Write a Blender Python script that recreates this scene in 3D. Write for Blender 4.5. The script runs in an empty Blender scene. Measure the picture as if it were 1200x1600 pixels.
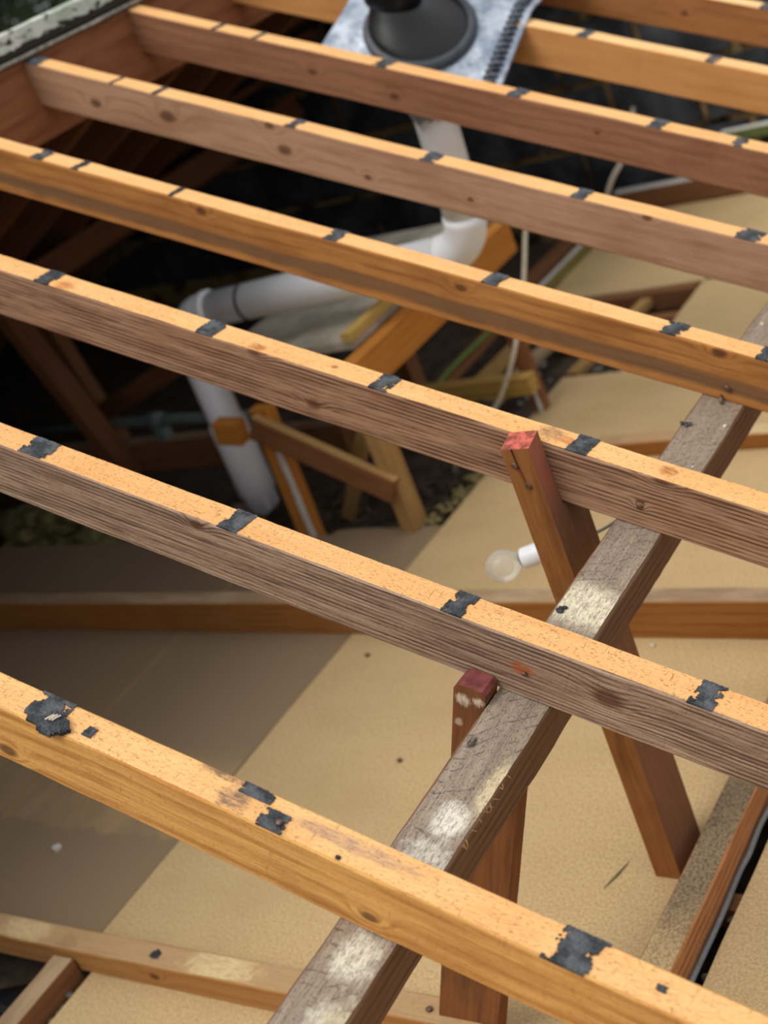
import bpy, bmesh, math, random
from mathutils import Vector, Matrix, noise as mnoise
sc = bpy.context.scene
C = sc.collection
R = math.radians

# ------------------------------------------------------------------ camera
cam_d = bpy.data.cameras.new('camera'); cam = bpy.data.objects.new('camera', cam_d); C.objects.link(cam)
cam.matrix_world = Matrix(((0.8032, 0.0389, 0.5945, 1.2593), (0.4843, 0.5386, -0.6895, -1.4963),
                           (-0.3470, 0.8416, 0.4138, 1.8329), (0, 0, 0, 1)))
cam_d.sensor_fit = 'VERTICAL'; cam_d.sensor_height = 36; cam_d.lens = 2294.3 / 1600 * 36
cam_d.clip_start = 0.05; cam_d.clip_end = 200
cam_d.dof.use_dof = True; cam_d.dof.focus_distance = 2.0; cam_d.dof.aperture_fstop = 3.6
sc.camera = cam
# ------------------------------------------------------------------ light: bright overcast sky, hazy high sun
sc.view_settings.view_transform = 'Standard'; sc.view_settings.look = 'None'
sc.view_settings.gamma = 1; sc.view_settings.use_curve_mapping = False
sc.view_settings.exposure = 0.3
sc.cycles.use_denoising = True
world = bpy.data.worlds.new('world'); sc.world = world; world.use_nodes = True
wt = world.node_tree; wt.nodes.clear()
wo = wt.nodes.new('ShaderNodeOutputWorld'); wb = wt.nodes.new('ShaderNodeBackground')
wc = wt.nodes.new('ShaderNodeTexCoord'); wsx = wt.nodes.new('ShaderNodeSeparateXYZ'); wr = wt.nodes.new('ShaderNodeValToRGB')
wt.links.new(wc.outputs['Generated'], wsx.inputs[0]); wt.links.new(wsx.outputs['Z'], wr.inputs[0])
wt.links.new(wr.outputs[0], wb.inputs[0]); wt.links.new(wb.outputs[0], wo.inputs[0])
e = wr.color_ramp.elements
e[0].position = 0.0; e[0].color = (0.30, 0.31, 0.33, 1); e[1].position = 1.0; e[1].color = (1.0, 1.0, 1.0, 1)
n_ = e.new(0.4); n_.color = (0.66, 0.68, 0.71, 1)
wb.inputs[1].default_value = 0.95
sun_d = bpy.data.lights.new('sun', 'SUN'); sun_d.energy = 1.9; sun_d.angle = R(35); sun_d.color = (1.0, 0.95, 0.87)
sun = bpy.data.objects.new('sun', sun_d); C.objects.link(sun)
sun.rotation_euler = Vector((-0.22, -0.46, 0.86)).to_track_quat('Z', 'Y').to_euler()

# ------------------------------------------------------------------ frames
TH = R(24.069); CT, ST = math.cos(TH), math.sin(TH)
def rw(x, y, z):                       # roof slope coordinates (down slope, along ridge, out of slope) -> world
    return Vector((x * CT + z * ST, y, -x * ST + z * CT + 0.93))
RX, RN = Vector((CT, 0, -ST)), Vector((ST, 0, CT))
EX, EY, EZ = Vector((1, 0, 0)), Vector((0, 1, 0)), Vector((0, 0, 1))

def lin(c):
    return tuple(((v / 255) / 12.92 if v / 255 <= 0.04045 else ((v / 255 + 0.055) / 1.055) ** 2.4) for v in c[:3]) + (1,)

# ------------------------------------------------------------------ node helper
class G:
    def __init__(s, name):
        s.m = bpy.data.materials.new(name); s.m.use_nodes = True
        s.t = s.m.node_tree; s.t.nodes.clear()
        s.out = s.t.nodes.new('ShaderNodeOutputMaterial'); s.b = s.t.nodes.new('ShaderNodeBsdfPrincipled')
        s.t.links.new(s.b.outputs[0], s.out.inputs[0])
        s.co = s.t.nodes.new('ShaderNodeTexCoord').outputs['Object']
    def put(s, sock, v):
        if isinstance(v, bpy.types.NodeSocket): s.t.links.new(v, sock)
        else: sock.default_value = v
    def noise(s, vec, scale=1, detail=3, rough=0.55, dist=0):
        n = s.t.nodes.new('ShaderNodeTexNoise'); s.put(n.inputs['Vector'], vec)
        n.inputs['Scale'].default_value = scale; n.inputs['Detail'].default_value = detail
        n.inputs['Roughness'].default_value = rough; n.inputs['Distortion'].default_value = dist
        return n.outputs[0]
    def vor(s, vec, scale, feature='F1'):
        n = s.t.nodes.new('ShaderNodeTexVoronoi'); n.feature = feature; s.put(n.inputs['Vector'], vec)
        n.inputs['Scale'].default_value = scale
        return n.outputs['Distance']
    def vm(s, op, a, b=None):
        n = s.t.nodes.new('ShaderNodeVectorMath'); n.operation = op; s.put(n.inputs[0], a)
        if b is not None: s.put(n.inputs[1], b)
        return n.outputs['Value'] if op in ('LENGTH', 'DISTANCE', 'DOT_PRODUCT') else n.outputs[0]
    def ma(s, op, a, b=0.0, c=0.0, clamp=False):
        n = s.t.nodes.new('ShaderNodeMath'); n.operation = op; n.use_clamp = clamp
        s.put(n.inputs[0], a); s.put(n.inputs[1], b); s.put(n.inputs[2], c)
        return n.outputs[0]
    def ss(s, v, lo, hi, a=0.0, b=1.0):
        n = s.t.nodes.new('ShaderNodeMapRange'); n.interpolation_type = 'SMOOTHSTEP'
        s.put(n.inputs[0], v); n.inputs[1].default_value = lo; n.inputs[2].default_value = hi
        n.inputs[3].default_value = a; n.inputs[4].default_value = b
        return n.outputs[0]
    def mix(s, f, a, b, mode='MIX'):
        n = s.t.nodes.new('ShaderNodeMix'); n.data_type = 'RGBA'; n.blend_type = mode
        s.put(n.inputs[0], f); s.put(n.inputs[6], a); s.put(n.inputs[7], b)
        return n.outputs[2]
    def xyz(s, vec):
        n = s.t.nodes.new('ShaderNodeSeparateXYZ'); s.put(n.inputs[0], vec); return n.outputs
    def bump(s, h, strength=0.5, dist=0.001):
        n = s.t.nodes.new('ShaderNodeBump'); s.put(n.inputs['Height'], h)
        n.inputs['Strength'].default_value = strength; n.inputs['Distance'].default_value = dist
        s.t.links.new(n.outputs[0], s.b.inputs['Normal'])
    def fin(s, col, rough=0.85, spec=0.25, metal=0.0):
        s.put(s.b.inputs['Base Color'], col); s.put(s.b.inputs['Roughness'], rough)
        s.b.inputs['Specular IOR Level'].default_value = spec; s.b.inputs['Metallic'].default_value = metal
        return s.m
    def spot(s, p, r, sc3=(1, 1, 1), wob=0.35, nscale=60):       # soft blob with ragged edge, 1 inside
        d = s.vm('LENGTH', s.vm('MULTIPLY', s.vm('SUBTRACT', s.co, p), sc3))
        n = s.ma('ADD', s.ma('MULTIPLY', s.noise(s.co, nscale, 4), 0.6), s.ma('MULTIPLY', s.noise(s.vm('MULTIPLY', s.co, (50, 320, 320)), 1, 3, 0.7), 0.4))
        d = s.ma('ADD', d, s.ma('MULTIPLY', s.ma('SUBTRACT', n, 0.5), 2 * wob * r))
        return s.ss(d, r * 0.45, r * 1.15, 1, 0)

def wood(name, light, dark, ring=None, ringamt=0.5, streak=0.5, mott=0.35, mottcol=None, pits=0.0, pitcol=(70, 45, 30),
         knots=(), stains=(), saw=None, seed=0, axis='y', bump=0.5, knotcol=(82, 50, 34), bands=()):
    """timber: grain along local X; ring lines across `axis`; stains = (pos, r, scale3, colour, strength, wobble)"""
    g = G(name); off = (seed * 3.17, seed * 1.3, seed * 0.71)
    v = g.vm('ADD', g.co, off)
    warp = g.noise(g.vm('MULTIPLY', v, (2.2, 9, 9)), 1, 2)
    ax = g.xyz(g.co)[{'y': 1, 'z': 2}[axis]]
    kd = None; kphase = None
    for (p, r) in knots:
        d = g.vm('LENGTH', g.vm('MULTIPLY', g.vm('SUBTRACT', g.co, p), (0.62, 1, 1)))
        q = g.ma('DIVIDE', d, r)
        gs = g.ma('POWER', 2.718, g.ma('MULTIPLY', g.ma('MULTIPLY', q, q), -0.35))
        kphase = gs if kphase is None else g.ma('ADD', kphase, gs)
        kk = g.ss(q, 0.45, 1.15, 1, 0)
        kd = kk if kd is None else g.ma('MAXIMUM', kd, kk)
    f = g.noise(g.vm('MULTIPLY', v, (5, 170, 170)), 1, 4, 0.6)
    f2 = g.noise(g.vm('MULTIPLY', v, (26, 420, 420)), 1, 3, 0.6)
    fac = g.ma('MULTIPLY', g.ma('SUBTRACT', f, 0.5), streak * 2.2)
    fac = g.ma('ADD', fac, g.ma('MULTIPLY', g.ma('SUBTRACT', f2, 0.5), streak * 1.2))
    h = g.ma('ADD', f, g.ma('MULTIPLY', f2, 0.6))
    if ring:
        ph = g.ma('ADD', g.ma('MULTIPLY', ax, ring), g.ma('MULTIPLY', warp, 9.0))
        if kphase is not None: ph = g.ma('ADD', ph, g.ma('MULTIPLY', kphase, 13.0))
        sn = g.ma('SINE', ph)
        irr = g.noise(g.vm('MULTIPLY', v, (6, 60, 60)), 1, 4, 0.6)
        sn = g.ma('MULTIPLY', g.ma('MULTIPLY', g.ss(sn, -0.2, 1.0, 0, 1), ringamt * 1.5), g.ss(irr, 0.34, 0.62))
        fac = g.ma('SUBTRACT', fac, sn); h = g.ma('SUBTRACT', h, g.ma('MULTIPLY', sn, 1.2))
    fac = g.ma('ADD', fac, 0.5 + (ringamt * 0.4 if ring else 0), clamp=True)
    col = g.mix(fac, lin(dark), lin(light))
    mo = g.noise(g.vm('MULTIPLY', v, (5, 16, 16)), 1, 4, 0.6)
    col = g.mix(g.ma('MULTIPLY', g.ss(mo, 0.42, 0.68), mott), col, lin(mottcol or dark))
    for (lo, hi, c, s_) in bands:                                  # weathering bands across the face
        a_ = g.ma('ADD', ax, g.ma('MULTIPLY', g.ma('SUBTRACT', mo, 0.5), 0.03))
        w_ = g.ma('MULTIPLY', g.ss(a_, lo - 0.006, lo + 0.006), g.ss(a_, hi - 0.006, hi + 0.006, 1, 0))
        col = g.mix(g.ma('MULTIPLY', w_, s_), col, lin(c))
    if pits:
        pn = g.noise(g.vm('MULTIPLY', v, (140, 430, 430)), 1, 3, 0.7)
        pm = g.ss(pn, 0.57, 0.70)
        cr = g.noise(g.vm('MULTIPLY', v, (330, 60, 60)), 1, 3, 0.6, 0.6)
        pm = g.ma('MAXIMUM', pm, g.ma('MULTIPLY', g.ss(cr, 0.63, 0.72), 0.7))
        col = g.mix(g.ma('MULTIPLY', pm, pits), col, lin(pitcol)); h = g.ma('SUBTRACT', h, g.ma('MULTIPLY', pm, 1.5))
    if saw:                                                         # saw marks: (angle, freq, amount)
        a, fq, am = saw; o = g.xyz(v)
        ph = g.ma('ADD', g.ma('MULTIPLY', o[0], fq * math.cos(a)), g.ma('MULTIPLY', o[1], fq * math.sin(a)))
        ph = g.ma('ADD', ph, g.ma('MULTIPLY', warp, 34)); irr2 = g.noise(v, 38, 4, 0.7)
        sm = g.ma('MULTIPLY', g.ss(g.ma('SINE', ph), 0.86, 1.0), g.ss(irr2, 0.45, 0.62))
        col = g.mix(g.ma('MULTIPLY', sm, am), col, lin(dark)); h = g.ma('SUBTRACT', h, g.ma('MULTIPLY', sm, 1.2))
    if kd is not None:
        col = g.mix(g.ma('MULTIPLY', kd, 0.8), col, lin(knotcol))
    sk = None
    for (p, r, s3, c, st, wob) in stains:
        if sk is None: sk = g.ss(g.noise(g.vm('MULTIPLY', v, (60, 210, 210)), 1, 4, 0.75), 0.36, 0.58, 0.35, 1.0)
        col = g.mix(g.ma('MULTIPLY', g.ma('MULTIPLY', g.spot(p, r, s3, wob), st), sk), col, lin(c))
    g.bump(h, bump, 0.0012)
    return g.fin(col, 0.9, 0.15)

# ------------------------------------------------------------------ mesh helpers
def link(name, bm, mats, parent=None, smooth=False):
    me = bpy.data.meshes.new(name); bmesh.ops.recalc_face_normals(bm, faces=bm.faces[:]); bm.to_mesh(me); bm.free()
    for m in (mats if isinstance(mats, (list, tuple)) else [mats]): me.materials.append(m)
    if smooth: me.polygons.foreach_set('use_smooth', [True] * len(me.polygons))
    o = bpy.data.objects.new(name, me); C.objects.link(o)
    if parent: o.parent = parent
    return o
def tag(o, label=None, cat=None, group=None, kind=None):
    if label: o['label'] = label
    if cat: o['category'] = cat
    if group: o['group'] = group
    if kind: o['kind'] = kind
    return o
def empty(name, loc=(0, 0, 0)):
    o = bpy.data.objects.new(name, None); C.objects.link(o); o.location = loc; o.empty_display_size = 0.05; return o
def frame(origin, xdir, zdir):
    x = Vector(xdir).normalized(); z = Vector(zdir); z = (z - x * z.dot(x)).normalized(); y = z.cross(x)
    return Matrix(((x.x, y.x, z.x, origin[0]), (x.y, y.y, z.y, origin[1]), (x.z, y.z, z.z, origin[2]), (0, 0, 0, 1)))
def timber(name, origin, xdir, zdir, x0, x1, w, h, mats, seg=40, jit=0.0008, ch=0.0025, bow=0.0, seed=0, parent=None, taper=0, skew=(0, 0)):
    """sawn timber, centred section, grain along local X. materials: sides, top, ends"""
    rnd = random.Random(seed); bm = bmesh.new(); hw, hh = w / 2, h / 2
    prof = [(-hw + ch, -hh), (hw - ch, -hh), (hw, -hh + ch), (hw, hh - ch), (hw - ch, hh), (-hw + ch, hh), (-hw, hh - ch), (-hw, -hh + ch)]
    rings = []
    for i in range(seg + 1):
        t = i / seg; x = x0 + (x1 - x0) * t; r = []
        bz = bow * math.sin(math.pi * t); k = 1 - taper * t
        for j, (py, pz) in enumerate(prof):
            n1 = mnoise.noise(Vector((x * 9 + seed * 7.1, j * 3.3, seed))) + 0.7 * mnoise.noise(Vector((x * 40 + seed * 7.1, j * 5.3, seed)))
            n2 = mnoise.noise(Vector((x * 9 + seed * 2.1, j * 4.3, seed + 9.5)))
            xs = x + (skew[0] * py if i == 0 else skew[1] * py if i == seg else 0)
            r.append(bm.verts.new((xs, py * k + n1 * jit, pz + n2 * jit + bz)))
        rings.append(r)
    nm = len(mats)
    for i in range(seg):
        for j in range(8):
            f = bm.faces.new((rings[i][j], rings[i + 1][j], rings[i + 1][(j + 1) % 8], rings[i][(j + 1) % 8]))
            if nm > 1 and j in (4,): f.material_index = 1
    for r, rev in ((rings[0], False), (rings[-1], True)):
        f = bm.faces.new(r if rev else r[::-1]); f.material_index = 2 if nm > 2 else 0
    o = link(name, bm, mats); m = frame(origin, xdir, zdir)
    if parent: o.parent = parent; m = parent.matrix_basis.inverted() @ m
    o.matrix_basis = m
    return o
def beam2(name, a, b, zdir, w, h, mats, **k):            # timber between two centre points
    a, b = Vector(a), Vector(b); return timber(name, a, b - a, zdir, 0, (b - a).length, w, h, mats, **k)
def sweep(bm, pts, r, n=16, cap=True, radii=None):
    pts = [Vector(p) for p in pts]; rings = []; up = None
    for i, p in enumerate(pts):
        t = (pts[min(i + 1, len(pts) - 1)] - pts[max(i - 1, 0)]).normalized()
        if up is None: up = t.orthogonal().normalized()
        up = (up - t * up.dot(t)).normalized(); s = t.cross(up); rr = radii[i] if radii else r
        rings.append([bm.verts.new(p + rr * (math.cos(2 * math.pi * k / n) * up + math.sin(2 * math.pi * k / n) * s)) for k in range(n)])
    for a, b in zip(rings, rings[1:]):
        for k in range(n): bm.faces.new((a[k], a[(k + 1) % n], b[(k + 1) % n], b[k]))
    if cap: bm.faces.new(rings[0][::-1]); bm.faces.new(rings[-1])
    return bm
def smooth_pts(pts, k=8):                                  # Catmull-Rom through points
    P = [Vector(p) for p in pts]; P = [2 * P[0] - P[1]] + P + [2 * P[-1] - P[-2]]; out = []
    for i in range(1, len(P) - 2):
        for j in range(k):
            t = j / k; a, b, c, d = P[i - 1:i + 3]
            out.append(0.5 * ((2 * b) + (c - a) * t + (2 * a - 5 * b + 4 * c - d) * t * t + (3 * b - a - 3 * c + d) * t ** 3))
    return out + [P[-2]]
def lathe(bm, prof, mat, n=24):                            # prof (r, z) about local Z of mat
    rings = [[bm.verts.new(mat @ Vector((max(r, 1e-4) * math.cos(2 * math.pi * k / n), max(r, 1e-4) * math.sin(2 * math.pi * k / n), z))) for k in range(n)] for r, z in prof]
    for a, b in zip(rings, rings[1:]):
        for k in range(n): bm.faces.new((a[k], a[(k + 1) % n], b[(k + 1) % n], b[k]))
    bm.faces.new(rings[0][::-1]); bm.faces.new(rings[-1]); return bm
def slab(bm, x0, x1, y0, y1, z0, z1, jit=0.0, seed=0, n=1, ch=0.0):
    """flat panel, edges optionally ragged"""
    rnd = random.Random(seed); loop = []
    m = max(1, n)
    for i in range(m): loop.append((x0 + (x1 - x0) * i / m, y0))
    for i in range(m): loop.append((x1, y0 + (y1 - y0) * i / m))
    for i in range(m): loop.append((x1 - (x1 - x0) * i / m, y1))
    for i in range(m): loop.append((x0, y1 - (y1 - y0) * i / m))
    loop = [(x + rnd.uniform(-jit, jit), y + rnd.uniform(-jit, jit)) for x, y in loop]
    lo = [bm.verts.new((x, y, z0)) for x, y in loop]; hi = [bm.verts.new((x, y, z1)) for x, y in loop]; k = len(loop)
    bm.faces.new(lo[::-1]); bm.faces.new(hi)
    for i in range(k): bm.faces.new((lo[i], lo[(i + 1) % k], hi[(i + 1) % k], hi[i]))
    return bm
def rock(bm, c, r, seed, flat=0.7, sub=2, amp=0.35):
    vs = bmesh.ops.create_icosphere(bm, subdivisions=sub, radius=1.0)['verts']
    for v in vs:
        d = 1 + amp * mnoise.noise(v.co * 1.6 + Vector((seed, seed * 2.1, 0))); v.co = Vector((v.co.x * r * d, v.co.y * r * d * 0.85, v.co.z * r * d * flat)) + Vector(c)
    return bm

# ------------------------------------------------------------------ plain materials
def plain(name, c, rough=0.6, var=0.15, scale=30, metal=0.0, spec=0.4, bump=0.0, c2=None):
    g = G(name); n = g.noise(g.co, scale, 4)
    d = lin(c2) if c2 else tuple(x * (1 - var * 2) for x in lin(c)[:3]) + (1,)
    if bump: g.bump(n, bump, 0.002)
    return g.fin(g.mix(g.ss(n, 0.3, 0.7), d, lin(c)), rough, spec, metal)
def tar_mat():
    g = G('tar'); n = g.noise(g.co, 260, 4, 0.7); n2 = g.noise(g.co, 45, 3)
    g.bump(n, 0.9, 0.002)
    return g.fin(g.mix(g.ss(n2, 0.35, 0.7), lin((40, 42, 45)), lin((88, 90, 94))), g.ss(n, 0.3, 0.7, 0.45, 0.8), 0.4)
TAR = tar_mat()
NAIL = plain('rusty_nail', (128, 104, 92), 0.5, 0.25, 200, 0.6)
def board_mat(name, light, dark, dirt=None, dirtamt=0.0, edge=None, fleck=True):
    g = G(name); a = g.noise(g.co, 170, 3, 0.75); b = g.noise(g.co, 420, 2, 0.7); m = g.noise(g.vm('MULTIPLY', g.co, (3, 5, 4)), 1, 5, 0.6)
    s = g.ss(g.ma('ADD', g.ma('MULTIPLY', a, 0.6), g.ma('MULTIPLY', b, 0.4)), 0.36, 0.62)
    col = g.mix(s, lin(dark), lin(light))
    col = g.mix(g.ma('MULTIPLY', g.ss(m, 0.4, 0.72), 0.35), col, lin(dark))
    if fleck:
        sp = g.noise(g.co, 95, 2, 0.8); col = g.mix(g.ma('MULTIPLY', g.ss(sp, 0.68, 0.76), 0.5), col, lin((60, 50, 38)))
    if dirt: 
        y = g.xyz(g.co)[1]; edge_ = g.ma('ADD', y, g.ma('MULTIPLY', g.ma('SUBTRACT', g.noise(g.co, 22, 4), 0.5), 0.09))
        lowr = g.ss(edge_, dirt[2] - 0.012, dirt[2] + 0.012, 1, 0)
        d2 = g.noise(g.vm('MULTIPLY', g.co, (5, 2.5, 3)), 1, 5, 0.65)
        dm = g.ma('MAXIMUM', lowr, g.ma('MULTIPLY', g.ss(d2, 0.30, 0.6), dirt[1]))
        dm = g.ma('MAXIMUM', dm, g.ss(edge_, 0.28, 0.5))
        col = g.mix(g.ma('MULTIPLY', dm, dirtamt), col, lin(dirt[0]))
    g.bump(a, 0.35, 0.0008)
    return g.fin(col, 0.92, 0.12)
SHEET = board_mat('particle_board', (208, 182, 138), (170, 142, 100))
OLD = board_mat('dusty_board', (190, 162, 120), (156, 128, 92), ((136, 116, 94), 0.75, 0.17), 0.9)
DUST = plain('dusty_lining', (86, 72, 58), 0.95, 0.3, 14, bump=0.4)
WHITE = plain('white_plastic', (242, 245, 250), 0.35, 0.04, 6)
WPAINT = plain('white_paint', (215, 213, 205), 0.6, 0.08, 20)
CREAM = plain('cream_cable_sheath', (212, 200, 178), 0.5, 0.08, 30)
RUBBER = plain('black_rubber', (15, 16, 18), 0.38, 0.2, 20)
GALV = plain('grey_conduit', (120, 132, 132), 0.55, 0.15, 30)
CABLE = plain('grey_cable_sheath', (128, 132, 134), 0.5, 0.1, 60)
FLUFF = plain('insulation_fluff', (144, 132, 86), 1.0, 0.35, 40, bump=0.8, c2=(84, 78, 46))
GREYFLUFF = plain('grey_lint', (118, 116, 104), 1.0, 0.3, 70, bump=0.8, c2=(60, 62, 52))
FELT = plain('black_underlay', (19, 18, 18), 0.9, 0.3, 10)
RUBBLE = plain('plaster_rubble', (150, 112, 92), 0.95, 0.25, 30, c2=(96, 88, 78), bump=0.6)

# generic timbers
TOPA = dict(light=(246, 200, 138), dark=(222, 160, 98), streak=0.35, mott=0.3, mottcol=(214, 146, 86), bump=0.55)
RED_S = wood('red_brown_timber', (140, 98, 66), (104, 68, 44), ring=300, ringamt=0.25, axis='z', seed=21)
DUSTY_T = wood('dusty_timber_top', (176, 150, 120), (140, 114, 88), streak=0.4, pits=0.4, pitcol=(90, 70, 52), seed=22, mottcol=(196, 172, 132), mott=0.5)
ORANGE = wood('orange_timber', (206, 142, 66), (172, 106, 42), ring=220, ringamt=0.25, axis='z', seed=23)
DARKRED = wood('dark_roof_timber', (132, 88, 58), (92, 58, 38), ring=200, ringamt=0.2, axis='z', seed=24)
PALE = wood('pale_timber', (188, 152, 98), (142, 106, 62), ring=180, ringamt=0.25, axis='z', seed=25)
BROWN = wood('brown_timber', (150, 104, 68), (108, 70, 44), ring=220, ringamt=0.3, axis='z', seed=26)

# ================================================================== SETTING
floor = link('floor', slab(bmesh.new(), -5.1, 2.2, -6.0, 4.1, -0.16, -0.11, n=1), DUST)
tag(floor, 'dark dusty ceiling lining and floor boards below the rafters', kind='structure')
def panel(x0, x1, y0, y1, z1, mat, t=0.018, jit=0.0015, n=10, seed=0, label=None, hole=None):
    o = link('floor_panel', slab(bmesh.new(), x0, x1, y0, y1, z1 - t, z1, jit, seed, n), mat, floor)
    if label: o['label'] = label
    return o
panel(-1.108, 0.188, -0.17, 1.79, 0.0, SHEET, seed=1, label='clean sandy particle board in the middle of the floor')
panel(-1.05, 0.188, -2.2, -0.175, 0.0, SHEET, seed=2)
panel(0.218, 1.9, -2.2, 2.4, 0.0, SHEET, seed=3, n=30)
panel(-1.716, -1.112, -0.19, 1.44, 0.0, OLD, seed=4, label='dusty brown stained board beside the clean board')
panel(-2.32, -1.727, -0.19, 1.44, 0.0, OLD, seed=5, label='dusty brown stained board')
panel(-3.3, -2.326, -0.19, 1.44, 0.0, OLD, seed=6, label='dusty brown stained board')
link('floor_panel', slab(bmesh.new(), -1.7265, -1.7165, -.18, 1.43, -.03, -.001), PALE, floor)
panel(-1.5, -1.112, 1.40, 1.47, -0.002, OLD, seed=7, jit=0.006)
panel(-1.125, 0.9, 1.86, 2.36, 0.0, SHEET, seed=8)
panel(-0.865, 0.9, 2.37, 3.1, 0.0, SHEET, seed=9, jit=0.003)
panel(-1.52, -0.3, 3.03, 3.86, 0.0, SHEET, seed=10, jit=0.003)

# far gable wall of black painted blocks with tan mortar
gm = G('wall_mortar'); n_ = gm.noise(gm.co, 7, 4); n2_ = gm.noise(gm.co, 60, 4)
MORTAR = gm.fin(gm.mix(gm.ss(n_, 0.34, 0.54), lin((40, 38, 36)), gm.mix(n2_, lin((128, 104, 66)), lin((176, 150, 98)))), 0.95, 0.1)
gb = G('black_painted_block'); n_ = gb.noise(gb.co, 5, 5); n2_ = gb.noise(gb.co, 120, 4); gb.bump(n2_, 0.5, 0.003)
BLOCK = gb.fin(gb.mix(gb.ss(n_, 0.35, 0.75), lin((40, 42, 46)), lin((88, 92, 97))), 0.85, 0.25)
wall = link('wall_back', slab(bmesh.new(), -5.0, 2.2, 4.0, 4.18, -0.16, 0.12, n=1), MORTAR)
tag(wall, 'black painted block gable wall with tan mortar joints', kind='structure')
bm = bmesh.new()                                                 # gable outline behind the blocks
prof = [(-5.0, 0.02), (1.6, 0.02), (1.6, 0.10), (-1.49, 1.50), (-1.49, 1.62), (-5.0, 0.055)]
a = [bm.verts.new((x, 4.012, z)) for x, z in prof]; b = [bm.verts.new((x, 4.18, z)) for x, z in prof]
bm.faces.new(a); bm.faces.new(b[::-1])
for i in range(6): bm.faces.new((a[i], a[(i + 1) % 6], b[(i + 1) % 6], b[i]))
link('mortar_bed', bm, MORTAR, wall)
BW, BH, JT = 0.375, 0.262, 0.03
rnd = random.Random(5); blk = {}
for r in range(6):
    for k in range(-14, 8):
        x0 = k * BW - 1.30 + (BW / 2 if r % 2 else 0); z0 = 0.02 + r * BH
        x1, z1 = x0 + BW - JT, z0 + BH - JT
        top = lambda x: (1.48 if x > -1.49 else 1.57) - abs(x + 1.49) * 0.4466
        if x1 > 1.3 or x0 < -4.8: continue
        za, zb = min(z1, top(x0)), min(z1, top(x1))
        if max(za, zb) < z0 + 0.03: continue
        za, zb = max(za, z0 + 0.004), max(zb, z0 + 0.004)
        bm = bmesh.new(); y0 = 3.988 + rnd.uniform(-0.003, 0.004); j = lambda: rnd.uniform(-0.006, 0.006)
        fr = [(x0 + j(), z0 + j()), (x1 + j(), z0 + j()), (x1 + j(), zb), (x0 + j(), za)]
        v0 = [bm.verts.new((x, y0, z)) for x, z in fr]; v1 = [bm.verts.new((x, 4.02, z)) for x, z in fr]
        bm.faces.new(v0)
        for i in range(4): bm.faces.new((v0[i], v1[i], v1[(i + 1) % 4], v0[(i + 1) % 4]))
        link('block', bm, BLOCK, wall)

o = link('light_stop_left', slab(bmesh.new(), -5.1, -4.98, -6.0, 4.0, -0.16, 0.05), FELT); tag(o, 'low dark wall added under the far eaves to close a light gap', kind='structure')  # added to stop light leaking in between far slope and floor
bm = bmesh.new(); pr_ = [(-5.1, -.16), (-1.44, -.16), (-1.44, 1.57), (-5.1, -.03)]
a = [bm.verts.new((x, -6.0, z)) for x, z in pr_]; b = [bm.verts.new((x, -6.1, z)) for x, z in pr_]
bm.faces.new(a); bm.faces.new(b[::-1])
for i in range(4): bm.faces.new((a[i], a[(i + 1) % 4], b[(i + 1) % 4], b[i]))
tag(link('light_stop_front', bm, FELT), 'unseen dark panel added to keep light out at the near end of the far slope', kind='structure')  # unseen end closure, added so the space under the far slope stays dark
# ================================================================== RAFTERS
YB = [-0.5423, -0.1088, 0.3181, 0.7198, 1.1252, 1.5328, 1.9614, 2.3867]
WD = [0.0503, 0.0508, 0.0506, 0.0466, 0.049, 0.0521, 0.0526, 0.05]
def kn(x, zroof, r, w): return ((x, -w / 2, zroof + 0.05), r)
K = {0: [((0.28, -0.025, -0.022), 0.009), ((-0.255, -0.025, -0.03), 0.012)],
     1: [((0.394, -0.025, 0.006), 0.017), ((-0.255, -0.025, 0.04), 0.009)],
     2: [((-0.432, -0.02, 0.049), 0.012), ((-0.314, -0.025, -0.02), 0.011), ((0.303, -0.022, 0.05), 0.012), ((0.275, -0.025, -0.010), 0.004), ((-0.28, 0.002, 0.05), 0.006)],
     3: [((-0.24, -0.023, 0.027), 0.009), ((0.257, -0.023, 0.040), 0.011), ((-0.82, -0.023, 0.035), 0.01)],
     4: [((-1.40, -0.024, -0.009), 0.012), ((-1.193, -0.024, 0.004), 0.017), ((-0.916, -0.024, 0.043), 0.010), ((-0.877, -0.024, -0.006), 0.014), ((-0.665, -0.024, -0.02), 0.008), ((-0.03, -0.022, 0.046), 0.009), ((-0.417, -0.024, -0.011), 0.006)],
     5: [((-1.05, -0.026, 0.0), 0.01), ((-0.82, -0.026, -0.015), 0.011), ((-0.3, -0.026, 0.01), 0.006)], 6: [], 7: [((-0.4, -0.025, 0.0), 0.008)]}
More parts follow.
